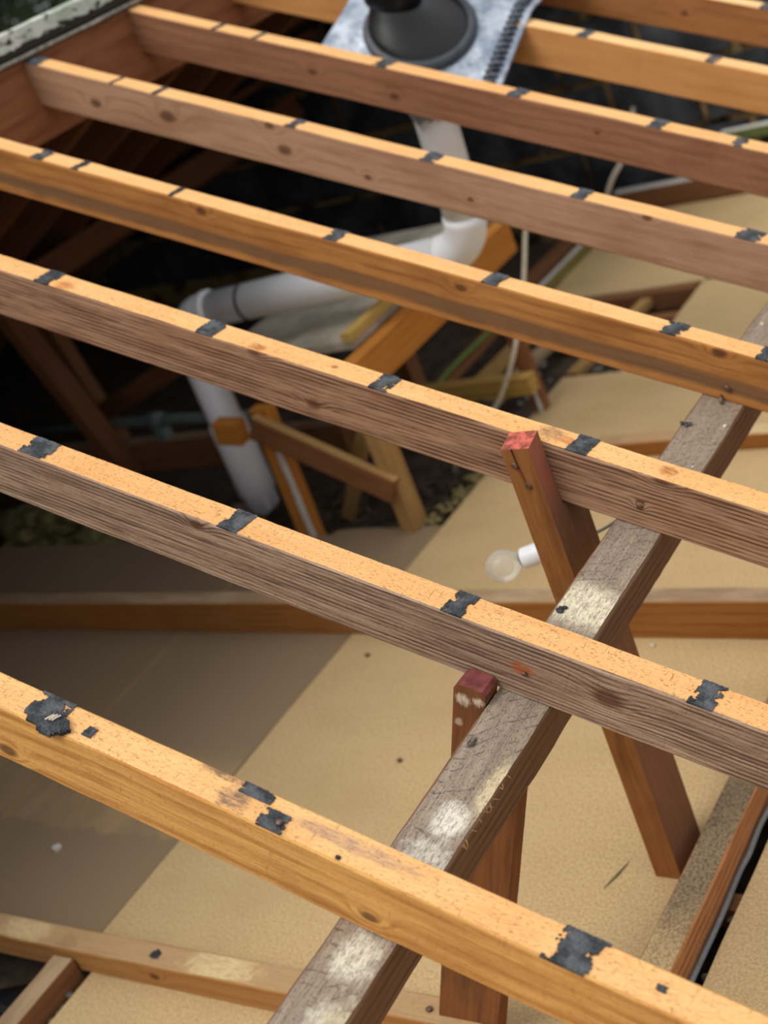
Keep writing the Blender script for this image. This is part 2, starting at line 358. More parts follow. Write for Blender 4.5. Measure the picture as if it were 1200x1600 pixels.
SIDE = [dict(light=(228, 176, 104), dark=(180, 124, 64), ring=240, ringamt=0.35, streak=0.6, mott=0.5, mottcol=(172, 116, 60), seed=1, pits=0.25, pitcol=(130, 80, 38)),
        dict(light=(172, 146, 124), dark=(92, 72, 60), ring=900, ringamt=0.5, streak=1.1, mott=0.3, mottcol=(120, 92, 74), seed=2, pits=0.3, pitcol=(70, 50, 40), stains=[((0.270, -.0254, 0.001), .013, (.6, 1, 1), (156, 84, 44), .95, .7)]),
        dict(light=(170, 134, 106), dark=(88, 58, 44), ring=820, ringamt=0.62, streak=0.95, mott=0.35, mottcol=(116, 76, 54), seed=3),
        dict(light=(190, 132, 72), dark=(138, 88, 46), ring=260, ringamt=0.25, streak=0.5, mott=0.5, mottcol=(122, 74, 40), seed=4, bands=((-0.034, -0.004, (98, 76, 58), 0.75),)),
        dict(light=(186, 148, 118), dark=(140, 104, 80), ring=200, ringamt=0.2, streak=0.45, mott=0.35, mottcol=(124, 84, 58), seed=5),
        dict(light=(160, 114, 84), dark=(114, 76, 56), ring=240, ringamt=0.2, streak=0.5, mott=0.35, mottcol=(104, 62, 42), seed=6),
        dict(light=(206, 152, 94), dark=(174, 118, 66), ring=160, ringamt=0.18, streak=0.3, mott=0.25, mottcol=(160, 98, 46), seed=7),
        dict(light=(172, 118, 72), dark=(132, 86, 50), ring=220, ringamt=0.2, streak=0.45, mott=0.3, mottcol=(116, 68, 34), seed=8)]
G1 = (150, 126, 112)
TOPS = [dict(pits=0.6, pitcol=(112, 72, 44), seed=11, saw=(R(-72), 900, 0.35), stains=[((0.085, -0.004, 0.05), 0.020, (.7, 1.0, 0.3), (96, 84, 78), 0.8, 1.2), ((0.06, 0.022, 0.05), 0.010, (.25, 1.0, 0.3), (80, 72, 68), 0.8, 1.0), ((0.0 + 0.24, 0.004, 0.05), 0.016, (0.16, 1.3, 0.3), G1, 0.7, 0.7)]),
        dict(pits=0.8, pitcol=(128, 78, 50), seed=12, light=(242, 192, 130), dark=(214, 150, 92)),
        dict(pits=0.65, pitcol=(140, 90, 54), seed=13, stains=[((0.303, 0.002, 0.05), 0.014, (0.8, 1, 0.3), (160, 86, 38), 0.8, 0.4), ((0.137, 0, 0.05), 0.013, (0.8, 1, 0.3), (186, 104, 50), 0.8, 0.5), ((0.108, 0.006, 0.05), 0.018, (0.7, 1, 0.3), (120, 92, 72), 0.7, 0.8), ((-0.433, -0.012, 0.05), 0.012, (0.7, 1, 0.3), (150, 84, 40), 0.8, 0.4), ((-0.85, -0.01, 0.05), 0.018, (0.7, 1, 0.3), (178, 98, 48), 0.7, 0.4), ((-0.287, 0, 0.05), 0.006, (0.8, 1, 0.3), (140, 60, 40), 0.8, 0.3)]),
        dict(pits=0.3, pitcol=(170, 108, 60), seed=14), dict(pits=0.25, pitcol=(176, 112, 66), seed=15),
        dict(pits=0.2, pitcol=(180, 118, 70), seed=16), dict(pits=0.15, seed=17, light=(250, 214, 156), dark=(230, 180, 120)), dict(pits=0.15, seed=18, light=(250, 214, 156), dark=(230, 180, 120))]
LAB = ['golden orange rafter nearest the camera with a torn tar flap at its left',
       'second rafter from the front, weathered grey-brown side with a large oval knot',
       'third rafter from the front, deeply grooved brown side behind the red-ended post',
       'fourth rafter from the front, orange side with a dark grey band along its lower half',
       'pale pinkish-brown knotty rafter meeting the ridge board, in front of the white riser pipe',
       'reddish-brown rafter in front of the black vent flashing',
       'bright honey-coloured rafter running under the lead sheet and out to its right',
       'farthest rafter, crossing the upper right corner of the photo']
rafters = []
for i in range(8):
    yc = YB[i] - WD[i] / 2
    s_ = wood('rafter_side', axis='z', knots=[(p, r) for p, r in K[i]], **SIDE[i])
    tk = dict(TOPA); tk.update(TOPS[i]); t_ = wood('rafter_top', axis='y', **tk)
    o = timber('rafter', rw(0, yc, -0.05), RX, RN, -1.606, 1.9, WD[i], 0.1, [s_, t_], seg=180, jit=0.0011, seed=i + 3)
    tag(o, LAB[i], 'rafter', 'roof rafters'); rafters.append(o)

def patch(parent, cx, lx, y0, y1, seed, drop=0.25, skew=0.0, z=0.05, t=0.0016, nx=16, ny=16, name='tar_patch', keep=None, mat=TAR):
    rnd = random.Random(seed); bm = bmesh.new(); g = {}
    for i in range(nx + 1):
        for j in range(ny + 1):
            u, v = i / nx, j / ny
            y = y0 + (y1 - y0) * v; x = cx + (u - 0.5) * lx + skew * (v - 0.5)
            x += rnd.uniform(-.35, .35) * lx / nx; y += rnd.uniform(-.3, .3) * (y1 - y0) / ny if 0 < j < ny else 0
            g[i, j] = bm.verts.new((x, y, z + t * (0.7 + 0.8 * rnd.random())))
    for i in range(nx):
        for j in range(ny):
            u, v = (i + .5) / nx, (j + .5) / ny
            n = mnoise.noise(Vector((u * 3.2 + seed * 5.7, v * 3.2, seed * 1.3))) + 0.5 * mnoise.noise(Vector((u * 9 + seed, v * 9, 3)))
            edge = min(u, 1 - u) * 2
            ok = keep(u, v, n) if keep else n + edge * 1.1 > drop * 0.6 - 0.12
            if ok: bm.faces.new((g[i, j], g[i + 1, j], g[i + 1, j + 1], g[i, j + 1]))
    for v in [v for v in bm.verts if not v.link_faces]: bm.verts.remove(v)
    ext = bmesh.ops.extrude_face_region(bm, geom=bm.faces[:])
    for v in [v for v in ext['geom'] if isinstance(v, bmesh.types.BMVert)]: v.co.z = z - 0.002
    return link(name, bm, mat, parent)
def nail(parent, p, axis, r=0.0042, ln=0.006, ring=True):
    """nail head standing on a timber face, axis in parent's local frame"""
    m = frame(p, Vector(axis).orthogonal(), axis)
    o = link('nail', lathe(bmesh.new(), [(r * 0.55, -0.01), (r * 0.55, ln * 0.3), (r, ln * 0.35), (r * 1.05, ln * 0.6), (r * 0.8, ln * 0.75)], m, 12), NAIL, parent, True)
    return o
HW = [w / 2 for w in WD]
k_ = 0
MARKS = {1: [(-0.2, .034, .12), (0.163, .032, .15), (0.515, .034, .15)], 2: [(-0.892, .034, .12), (-0.535, .036, .15), (-0.19, .034, .35), (0.163, .034, .0)],
         3: [(-1.237, .03, .35), (-1.136, .018, .5), (-0.522, .032, .3), (-0.182, .032, .12), (0.166, .04, .42), (0.335, .03, .4), (-0.895, .012, .4)],
         4: [(-1.59, .05, .3), (-1.349, .008, .0), (-1.227, .014, .3), (-0.862, .028, .4), (-0.523, .034, .15), (-0.18, .03, .1), (0.172, .05, .35)],
         5: [(-1.339, .012, .2), (-1.218, .012, .25), (-0.862, .036, .35), (-0.511, .036, .05), (-0.169, .034, .1), (0.02, .03, .65)],
         6: [(-0.523, .03, .15), (-0.189, .03, .55)], 7: [(-0.185, .036, .05)]}
for i, L in MARKS.items():
    for (x, lx, dr) in L:
        k_ += 1; far = i > 3
        patch(rafters[i], x, lx, -HW[i] + 0.001, HW[i] - 0.001, k_, dr, skew=0.006, nx=10 if far else 16, ny=8 if far else 16)
patch(rafters[1], -0.565, .05, -HW[1] + .003, HW[1] - .003, 71, 0.62, nx=22, ny=22)
# nearest rafter: torn flap, split patch, wide patch, fleck
A = rafters[0]
patch(A, -0.196, 0.052, -0.026, 0.024, 80, 0.18, skew=0.0, nx=26, ny=24)
def flapkeep(u, v, n): return ((u - .5) / .5) ** 2 + ((v - .5) / .5) ** 2 + 0.5 * n < 0.85
fl = patch(A, -0.173, 0.05, -0.036, 0.0, 81, keep=flapkeep, z=0.0525, t=0.003, nx=22, ny=20, name='felt_flap')
fl['label'] = 'torn flap of roofing felt stuck on the tar'
bm = bmesh.new()
for (x, y, a_) in ((-0.182, -0.013, .5), (-0.178, -0.011, .4), (-0.174, -0.010, .45)):
    sweep(bm, [(x - .005 * math.sin(a_), y - .006, .0572), (x, y, .0578), (x + .005 * math.sin(a_), y + .006, .0572)], .0013, 6)
link('pale_fibre', bm, CREAM, fl)['label'] = 'cream fibres caught in the felt'
patch(A, -0.128, 0.014, -0.012, 0.004, 82, 0.45, nx=10, ny=10)
patch(A, 0.143, 0.036, -0.024, 0.004, 83, 0.12, nx=18, ny=16)
patch(A, 0.105, 0.044, 0.007, 0.024, 84, 0.35, nx=18, ny=12)
patch(A, 0.5185, 0.052, -0.026, 0.025, 85, 0.38, skew=0.01, nx=24, ny=24)
patch(A, 0.235, 0.006, -0.022, -0.017, 86, 0.2, nx=6, ny=6)
patch(A, 0.615, 0.012, -0.004, 0.004, 87, 0.5, nx=8, ny=8)
nail(A, (0.152, -0.012, 0.0505), (0, 0, 1), .004, .008)
nail(rafters[1], (0.276, -HW[1] - .0005, -0.004), (0, -1, 0), .0036, .006)
nail(rafters[2], (0.275, -HW[2] - .0005, -0.010), (0, -1, 0), .0045, .004)
nail(rafters[3], (0.282, -HW[3] - .0005, -0.021), (0, -1, 0), .0055, .007)
link('bent_nail', sweep(bmesh.new(), [(0.273, -HW[3] + .004, -0.040), (0.276, -HW[3] - .008, -0.043), (0.281, -HW[3] - .014, -0.049)], .0028, 8), NAIL, rafters[3], True)

# ================================================================== PURLIN under the rafters
PX, PZ = 0.2783, -0.1531
st_w = (224, 220, 202)
def pl(x, y): return (y, 0.2783 - x, 0.053)                        # purlin local: x = along ridge, y = up slope
PT = wood('purlin_top', (172, 156, 138), (112, 96, 84), streak=0.6, mott=0.4, mottcol=(126, 110, 94), pits=0.35, pitcol=(74, 58, 48), saw=(R(38), 330, 0.8), seed=31, bump=0.8,
          stains=[((-0.63, -0.005, .053), 0.030, (0.7, 1, 0.2), st_w, 0.85, 0.8), ((-0.73, -0.02, .053), 0.03, (0.6, 1, 0.2), st_w, 0.6, 1.0), ((-0.40, -0.008, .053), 0.026, (0.7, 1, 0.2), st_w, 0.95, 0.6),
                  ((-0.47, -0.01, .053), 0.04, (1, 1, 0.2), st_w, 0.75, 1.1), ((-0.33, -0.036, .053), 0.018, (0.3, 1, 0.2), (214, 196, 156), 0.8, 0.8), ((0.055, 0.0, .053), 0.058, (1, .7, 0.2), (218, 208, 180), 1.0, 0.35),
                  ((-0.72, -0.037, .053), 0.03, (.8, 1, 0.2), (190, 176, 140), 0.8, 0.9), ((-0.27, 0.026, .053), 0.008, (0.6, 1, 0.3), (50, 42, 38), 0.9, 0.7), ((0.55, 0, 0.05), .3, (1, .2, .2), (142, 124, 106), 0.5, 0.3)])
PS = wood('purlin_side', (130, 100, 78), (84, 62, 48), ring=260, ringamt=0.3, axis='z', streak=0.5, mott=0.4, mottcol=(108, 78, 58), seed=32, knots=[((0.9, -.04, 0), .01)])
purlin = timber('purlin', rw(PX, 0, PZ), EY, RN, -1.5, 3.98, 0.079, 0.105, [PS, PT], seg=260, jit=0.0016, ch=0.003, seed=40)
tag(purlin, 'thick grey weathered purlin crossing under the rafters, with white smears on top', 'beam')
def lump(p, r, seed):
    bm = bmesh.new(); rnd = random.Random(seed)
    for q in range(7):
        rock(bm, (p[0] + rnd.uniform(-.7, .7) * r, p[1] + rnd.uniform(-.7, .7) * r, p[2] + r * 0.15), r * rnd.uniform(.35, .6), seed + q, 0.6, 1, 0.5)
    return link('tar_lump', bm, TAR, purlin)
lump((0.031, 0.025, 0.0525), 0.010, 3); lump((0.5706, 0.033, 0.0525), 0.010, 9); lump((-0.485, -0.034, 0.0525), 0.005, 14)
bm = bmesh.new(); rnd = random.Random(3)
for q in range(13):                                               # frayed splinters on the lower arris
    y = rnd.uniform(-0.47, -0.29); p = Vector((y, -0.0385, 0.051)); d = Vector((rnd.uniform(-.008, .014), -rnd.uniform(.002, .006), -rnd.uniform(.003, .010)))
    sweep(bm, [p, p + d * .55 + Vector((0, -.002, 0)), p + d], .0005, 4, radii=[.0008, .0006, .0002])
sp = link('splinter', bm, PALE, purlin); sp['kind'] = 'stuff'
for q, p in enumerate([(0.60, -0.028, 0.053, .0035), (0.46, -0.02, 0.053, .0025), (0.96, 0.02, 0.053, .004)]):
    link('paint_fleck', rock(bmesh.new(), p[:3], p[3], q + 2, .7, 1), WPAINT, purlin)

# ================================================================== POSTS under the purlin
gp = G('red_end_paint'); n_ = gp.noise(gp.co, 60, 4)
REDEND = gp.fin(gp.mix(gp.ss(n_, 0.4, 0.62), lin((120, 66, 52)), lin((198, 98, 84))), 0.8, 0.2)
gp = G('maroon_end_paint'); n_ = gp.noise(gp.co, 50, 4)
MAROON = gp.fin(gp.mix(gp.ss(n_, 0.3, 0.7), lin((92, 46, 46)), lin((134, 70, 68))), 0.65, 0.3)
PSIDE = wood('post_side', (160, 108, 60), (112, 70, 36), ring=240, ringamt=0.3, axis='y', streak=0.45, mott=0.4, mottcol=(128, 74, 40), seed=33)
PRED = wood('post_right_side', (150, 108, 78), (112, 76, 52), streak=0.4, mott=0.5, mottcol=(122, 82, 56), seed=34, stains=[((0.86, -0.236, 0.0955), 0.042, (.5, 1, 1), (176, 96, 78), 0.75, .9)])
def prism(name, outline, a, b, mats, fn, idx=lambda k: 0):
    """outline polygon extruded between two offsets; fn(p, q, off) -> local point"""
    bm = bmesh.new(); n = len(outline); NS = 10; pts = []
    for k in range(n):
        p, q = Vector(outline[k]), Vector(outline[(k + 1) % n]); m = max(1, int((q - p).length / 0.02))
        for t in range(m): pts.append((p.lerp(q, t / m), k))
    jit = lambda v, s_: v + 0.0009 * mnoise.noise(v * 30 + Vector((s_, 0, 0)))  * Vector((1, 1, 1))
    lo = [bm.verts.new(jit(fn(p, a), 1)) for p, k in pts]; hi = [bm.verts.new(jit(fn(p, b), 5)) for p, k in pts]
    fa = bm.faces.new(lo); fb_ = bm.faces.new(hi[::-1])
    for k in range(len(pts)):
        f = bm.faces.new((lo[k], hi[k], hi[(k + 1) % len(pts)], lo[(k + 1) % len(pts)])); f.material_index = idx(pts[k][1])
    bmesh.ops.triangulate(bm, faces=[fa, fb_])
    o = link(name, bm, mats)
    return o
# upright post, birdsmouthed round the third rafter: outline in (height, depth along ridge), extruded across
PXL, PXR, PYF, PYN, PYB, POSTTOP = 0.0445, 0.0955, 0.226, 0.2665, 0.334, 0.901
post = prism('post', [(0, -PYF), (POSTTOP, -PYF), (POSTTOP + .009, -PYN), (0.775, -PYN), (0.768, -PYB), (0, -PYB)], PXL, PXR, [PSIDE, PRED, REDEND], lambda p, o_: Vector((p.x, p.y, o_)), lambda k: 2 if k == 1 else 0)
post.matrix_world = Matrix(((0, 0, 1, 0), (0, -1, 0, 0), (1, 0, 0, 0), (0, 0, 0, 1)))
for f in post.data.polygons:
    if f.normal.z > 0.9: f.material_index = 1
tag(post, 'upright timber post with a pinkish red end nailed to the third rafter', 'post')
for (px_, zz) in ((PXL + .017, 0.873), (PXL + .029, 0.835)): nail(post, (zz, -PYF + .0005, px_), (0, 1, 0), .0052, .004)
bm = bmesh.new(); sweep(bm, [(0.902, -PYF + .0008, PXL + .020), (0.89, -PYF + .0008, PXL + .0205), (0.875, -PYF + .0008, PXL + .0215), (0.84, -PYF + .0008, PXL + .0255)], .001, 5, radii=[.001, .0008, .0006, .0003])
link('crack', bm, RUBBER, post)
S2S = wood('strut_side', (148, 96, 56), (98, 60, 36), ring=200, ringamt=0.25, axis='y', streak=0.4, mott=0.5, mottcol=(92, 62, 42), seed=35,
           stains=[((-0.105, -0.205, -.2), 0.012, (1, 1, .3), (214, 202, 176), 0.85, 1.2), ((-0.10, -0.228, -.2), 0.010, (1, 1, .3), (214, 202, 176), 0.85, 1.2), ((-0.15, -0.20, -.2), 0.007, (.8, 1, .3), (200, 184, 156), 0.7, 1.2)])
# leaning strut square to the rafters, notched round the purlin
strut = prism('strut', [(-0.082, -0.196), (-0.0795, -0.204), (-0.0795, -0.232), (-0.085, -0.2383), (-0.207, -0.2383), (-0.2085, -0.297), (-0.95, -0.305), (-0.955, -0.198), (-0.2, -0.1915), (-0.09, -0.190)], -0.20, -0.162, [S2S, S2S, MAROON],
    lambda p, o_: Vector((p.x, p.y, o_)), lambda k: 2 if k in (0, 1, 2, 9) else 0)
M_ = Matrix.Identity(4)
cx, cy, cz, c0 = RN, -RX, EY, rw(0, 0, 0)
strut.matrix_world = Matrix(((cx.x, cy.x, cz.x, c0.x), (cx.y, cy.y, cz.y, c0.y), (cx.z, cy.z, cz.z, c0.z), (0, 0, 0, 1)))
tag(strut, 'leaning strut with a maroon painted end beside the purlin under the second rafter', 'post')

# ================================================================== RIDGE
RB = wood('ridge_board_face', (150, 98, 66), (110, 66, 42), ring=120, ringamt=0.3, axis='z', streak=0.4, mott=0.4, mottcol=(106, 58, 34), seed=36)
ridge = timber('ridge_board', (-1.487, 1.0, 1.495), EY, EZ, -3.0, 3.2, 0.03, 0.19, [RB], seg=60, seed=52)
tag(ridge, 'reddish-brown ridge board where the rafters end at upper left', 'beam')
gf = G('flaking_paint'); v = gf.vm('MULTIPLY', gf.co, (3, 1, 1)); n1_ = gf.noise(gf.vm('MULTIPLY', gf.co, (22, 60, 60)), 1, 5, 0.65); n2_ = gf.noise(gf.co, 18, 4)
zc = gf.xyz(gf.co)[2]
low = gf.ss(gf.ma('ADD', zc, gf.ma('MULTIPLY', gf.ma('SUBTRACT', n2_, 0.5), 0.03)), -0.018, -0.004, 0.32, 0)
bare = gf.ss(gf.ma('ADD', n1_, low), 0.55, 0.62)
pc = gf.mix(gf.ss(n2_, 0.35, 0.65), lin((176, 186, 168)), lin((206, 210, 200)))
gf.bump(gf.ma('SUBTRACT', n1_, gf.ma('MULTIPLY', bare, 0.8)), 0.6, 0.004)
FLAKE = gf.fin(gf.mix(bare, pc, lin((52, 46, 38))), 0.85, 0.2)
cap = empty('ridge_capping', (-1.480, 1.0, 1.592)); tag(cap, 'old ridge capping of flaking greenish white paint at the top left corner', 'capping')
timber('cap_board', (-1.486, 1.0, 1.632), EY, EZ, -3.0, 3.2, 0.036, 0.062, [FLAKE], seg=160, jit=0.003, ch=0.006, seed=53, parent=cap)
timber('lip', (-1.474, 1.0, 1.596), EY, EZ, -3.0, 3.2, 0.03, 0.008, [plain('dirty_white', (168, 164, 152), .8, .25, 60, c2=(108, 102, 92))], seg=160, jit=0.0025, ch=0.002, seed=54, parent=cap)['label'] = 'thin pale lower edge'

# opposite roof slope, seen from below through the rafters
OX, ON = Vector((-CT, 0, -ST)), Vector((-ST, 0, CT))
def ow(x, y, z): return Vector((-1.503 - x * CT - z * ST, y, 1.587 - x * ST + z * CT))
for i, w_ in enumerate(('first', 'second', 'third', 'fourth', 'fifth', 'sixth', 'seventh', 'eighth', 'ninth')):
    y = YB[0] - 0.025 + 0.42 * i + 0.02
    o = timber('rafter', ow(0, y, -0.05), OX, ON, 0.02, 3.4, 0.05, 0.1, [DARKRED], seg=12, seed=63 + i)
    tag(o, 'dim brown far slope rafter, %s from the front, descending away beyond the ridge board' % w_, 'rafter', 'far slope rafters')
under = link('roof_underlay', bmesh.new(), FELT); bm = bmesh.new()
P_ = [ow(-0.02, -6.0, 0.034), ow(-0.02, 4.18, 0.034), ow(3.9, 4.18, 0.034), ow(3.9, -6.0, 0.034)]
lo = [bm.verts.new(p) for p in P_]; hi = [bm.verts.new(p + ON * 0.012) for p in P_]
bm.faces.new(lo); bm.faces.new(hi[::-1])
for i in range(4): bm.faces.new((lo[i], lo[(i + 1) % 4], hi[(i + 1) % 4], hi[i]))
bmesh.ops.recalc_face_normals(bm, faces=bm.faces[:]); bm.to_mesh(under.data); bm.free()
tag(under, 'black roofing felt lining the far slope', 'underlay')
for i, w_ in enumerate(('first', 'second', 'third', 'fourth', 'fifth', 'sixth', 'seventh', 'eighth', 'ninth', 'tenth', 'eleventh')):
    o = timber('batten', ow(0.06 + 0.33 * i, 0.8, 0.017), EY, ON, -3.1, 3.15, 0.045, 0.03, [DARKRED], seg=8, seed=80 + i)
    tag(o, 'dim tile batten on the far roof slope, %s one down from the ridge' % w_, 'batten', 'far slope battens')
o = timber('purlin', ow(1.72, 0.9, -0.155), EY, ON, -3.0, 3.05, 0.08, 0.105, [DARKRED], seg=30, seed=95)
tag(o, 'dark brown purlin under the far roof slope in shadow', 'beam')

# ================================================================== JOISTS AND FLOOR TIMBERS
JS = wood('joist_side', (170, 116, 60), (124, 78, 36), ring=260, ringamt=0.25, axis='z', streak=0.4, mott=0.4, mottcol=(140, 84, 38), seed=37, knots=[((1.95, -.03, 0), .016)])
JT_ = wood('joist_top', (176, 148, 116), (134, 108, 84), streak=0.4, mott=0.5, mottcol=(202, 178, 142), pits=0.5, pitcol=(100, 78, 58), seed=38)
o = timber('ceiling_joist', (-1.4, 0.9725, 0.05), EX, EZ, -2.0, 2.6, 0.058, 0.1, [JS, JT_], seg=70, jit=0.001, seed=55)
tag(o, 'long ceiling joist with a dusty top lying level across the middle of the floor', 'beam')
LS = wood('low_joist_side', (184, 136, 82), (144, 98, 54), ring=200, ringamt=0.2, axis='z', streak=0.35, mott=0.35, mottcol=(150, 92, 46), seed=39, knots=[((0.55, -.028, 0.0), .010)])
LT = wood('low_joist_top', (196, 164, 122), (158, 124, 88), streak=0.4, mott=0.4, mottcol=(176, 140, 104), seed=41, pits=0.3, pitcol=(110, 84, 60),
          stains=[((0.16, 0.005, .03), .06, (.7, 1.4, .3), (222, 200, 152), .7, 1.0), ((0.72, 0, .03), .07, (.7, 1.2, .3), (222, 200, 152), .8, 1.0), ((0.3, -.012, .03), .03, (1, 1, .3), (150, 118, 90), .6, .8)])
lj = timber('ceiling_joist', (-1.4, -0.191, 0.03), EX, EZ, -1.2, 1.315, 0.058, 0.06, [LS, LT], seg=60, jit=0.002, seed=56)
tag(lj, 'low joist with pale plaster stains on its top at the lower left', 'beam')
patch(lj, 0.547, 0.026, -0.012, 0.012, 90, keep=flapkeep, z=0.0305, t=0.002, nx=12, ny=12)
nail(lj, (1.206, -0.004, 0.031), (0, 0, 1), .006, .008)
gt_ = G('dusty_beam_top'); a_ = gt_.noise(gt_.co, 170, 3, .75); b_ = gt_.noise(gt_.co, 30, 4)
xx = gt_.ma('ADD', gt_.xyz(gt_.co)[0], gt_.ma('MULTIPLY', gt_.ma('SUBTRACT', b_, .5), .12))
dd = gt_.mix(gt_.ss(a_, .36, .62), lin((104, 88, 68)), lin((158, 138, 110))); sd = gt_.mix(gt_.ss(a_, .36, .62), lin((166, 138, 98)), lin((206, 180, 136)))
gt_.bump(a_, .5, .001); BT = gt_.fin(gt_.mix(gt_.ss(xx, -0.02, 0.16), sd, dd), .92, .1)
BS = wood('sawn_orange_side', (202, 144, 96), (150, 96, 58), ring=420, ringamt=0.35, axis='z', streak=0.5, mott=0.3, mottcol=(166, 96, 52), saw=(R(20), 600, .3), seed=42, bump=0.9)
rb = timber('floor_beam', (0.158, 0.0, 0.03), EY, EZ, -1.3, 1.78, 0.064, 0.06, [BS, BT], seg=80, jit=0.0014, seed=57)
tag(rb, 'rough sawn orange beam with a dusty top running along the right side by the cable', 'beam')
o = link('cable', sweep(bmesh.new(), smooth_pts([(0.1965, -1.2, .002), (0.198, -0.3, .002), (0.1965, -0.02, .003), (0.198, 0.14, .003), (0.1965, 0.25, .005), (0.200, 0.30, .007), (0.198, 0.37, .009), (0.200, 0.46, .006), (0.197, 0.7, .004), (0.197, 1.6, .002)]), .0052, 10), CABLE, smooth=True)
tag(o, 'grey cable lying along the foot of the rough orange beam', 'cable')
o = timber('noggin', (0.211, 0.20, -0.035), EX, EZ, -0.1, 0.13, 0.04, 0.05, [BROWN], seg=6, seed=58)
tag(o, 'short brown noggin in the gap beside the right hand sheet', 'beam')
bm = bmesh.new(); rnd = random.Random(8)
for q in range(60): rock(bm, (rnd.uniform(.203, .217), rnd.uniform(-.25, .9), rnd.uniform(-.07, -.02)), rnd.uniform(.006, .014), q, .8, 1, .6)
tag(link('debris', bm, GREYFLUFF), 'grey lint and crumbs in the gap beside the right sheet', kind='stuff')
o = timber('ceiling_joist', (-1.0, 1.823, -0.005), EX, EZ, -0.13, 1.5, 0.06, 0.098, [JS, LT], seg=40, seed=59)
tag(o, 'short joist edging the sheet behind the purlin at mid right', 'beam')
o = timber('ceiling_joist', (-1.0, 1.98, 0.05), EX, EZ, -3.2, -0.75, 0.06, 0.12, [BROWN, DUSTY_T], seg=30, seed=61)
tag(o, 'dusty joist in the shadow under the grey conduit at left', 'beam')
o = timber('ceiling_joist', (-1.105, 0.0, -0.005), EY, EZ, -0.9, -0.225, 0.06, 0.09, [BROWN, DUSTY_T], seg=16, jit=.002, seed=62)
tag(o, 'short joist stub butting the plaster stained joist at the bottom left corner', 'beam')
bm = bmesh.new(); rnd = random.Random(18)
for q in range(90): rock(bm, (-1.05 - rnd.random() ** 2 * 0.04, rnd.uniform(-.9, -.24), rnd.uniform(-.06, -.004)), rnd.uniform(.006, .014), q, .8, 1, .6)
tag(link('insulation_lint', bm, GREYFLUFF), 'greyish lint along the sheet edge at the bottom left', kind='stuff')
bm = bmesh.new(); rock(bm, (-1.24, -0.33, -0.045), .08, 4, .5, 2, .5)
tag(link('felt_scrap', bm, RUBBER), 'black felt scrap in the dark bay at the bottom left corner', 'felt')

# ================================================================== PENDANT BULB behind the post
bd = Vector((0.0593, 0.0156, 0.012)).normalized()
b0 = Vector((-0.1428, 0.3741, 0.5845)); lamp = empty('light_bulb', b0); tag(lamp, 'clear round light bulb in a white lampholder behind the red-ended post', 'lamp')
mb = frame((0, 0, 0), bd.orthogonal(), bd)
gg = G('frosted_glass'); fr_ = gg.t.nodes.new('ShaderNodeFresnel'); fr_.inputs[0].default_value = 1.5
tr_ = gg.t.nodes.new('ShaderNodeBsdfTransparent'); mx_ = gg.t.nodes.new('ShaderNodeMixShader'); gg.fin(lin((240, 236, 222)), 0.12, 0.5)
gg.put(mx_.inputs[0], gg.ma('ADD', gg.ma('MULTIPLY', fr_.outputs[0], 1.0), 0.24, clamp=True)); gg.t.links.new(tr_.outputs[0], mx_.inputs[1]); gg.t.links.new(gg.b.outputs[0], mx_.inputs[2])
gg.t.links.new(mx_.outputs[0], gg.out.inputs[0]); GLASS = gg.m
prof = [(0.0003, -0.0300), (0.010, -0.0285), (0.019, -0.0235), (0.026, -0.0150), (0.0295, -0.004), (0.0298, 0.006), (0.027, 0.016), (0.021, 0.026), (0.016, 0.033), (0.0135, 0.040)]
link('glass', lathe(bmesh.new(), prof, mb, 32), GLASS, lamp, True)
link('cap', lathe(bmesh.new(), [(0.0125, 0.039), (0.0132, 0.042), (0.0132, 0.056), (0.011, 0.058)], mb, 24), plain('brass_cap', (150, 146, 136), 0.4, 0.1, 50, 0.7), lamp, True)
link('lampholder', lathe(bmesh.new(), [(0.014, 0.0445), (0.0195, 0.045), (0.0200, 0.048), (0.0200, 0.088), (0.0185, 0.094), (0.014, 0.112), (0.008, 0.118)], mb, 28), WHITE, lamp, True)
q0 = bd * 0.116
pts = smooth_pts([q0, q0 + bd * .03 + Vector((0, 0, .01)), Vector((0.055, 0.407, 0.632)) - b0, Vector((0.13, 0.43, 0.668)) - b0, Vector((0.18, 0.45, 0.705)) - b0])
link('flex', sweep(bmesh.new(), pts, .003, 8), CABLE, lamp, True)

# ================================================================== SOIL VENT PIPE
pipe = empty('vent_pipe', (-1.87, 1.60, 0)); tag(pipe, 'white plastic vent pipe bending from floor across and up to the flashing', 'pipe')
def loc(*p): return Vector(p) - Vector((-1.87, 1.60, 0))
Lb, Rb = Vector((-1.86, 1.605, 0.70)), Vector((-0.862, 1.715, 0.715))
hd = (Rb - Lb).normalized(); ud = (Vector((-0.80, 1.665, 1.20)) - Rb).normalized()
def arc(c, d0, d1, r, n=10):                                        # bend at corner c from direction d0 to d1
    c = Vector(c); a = c - d0 * r; b = c + d1 * r
    return [a * (1 - t) ** 2 + c * 2 * t * (1 - t) + b * t * t for t in [i / n for i in range(n + 1)]]
PR = 0.054; off = Vector((-1.87, 1.60, 0))
def tube(name, pts, r, mat=WHITE, n=28, **k): return link(name, sweep(bmesh.new(), [p - off for p in pts], r, n, **k), mat, pipe, True)
bm = sweep(bmesh.new(), [Vector((-1.87, 1.60, z)) - off for z in (0.012, 0.25, 0.60)], PR, 28)
rnd = random.Random(2)
for v in bm.verts:
    if v.co.z < 0.02: v.co.z += rnd.uniform(0, .025)
link('down_pipe', bm, WHITE, pipe, True)
tube('coupling', [Vector((-1.87, 1.60, z)) for z in (0.08, 0.083, 0.335, 0.338)], 0.06, radii=[.056, .0615, .0615, .056])
tube('elbow', arc(Lb, EZ, hd, 0.10), 0.0575)
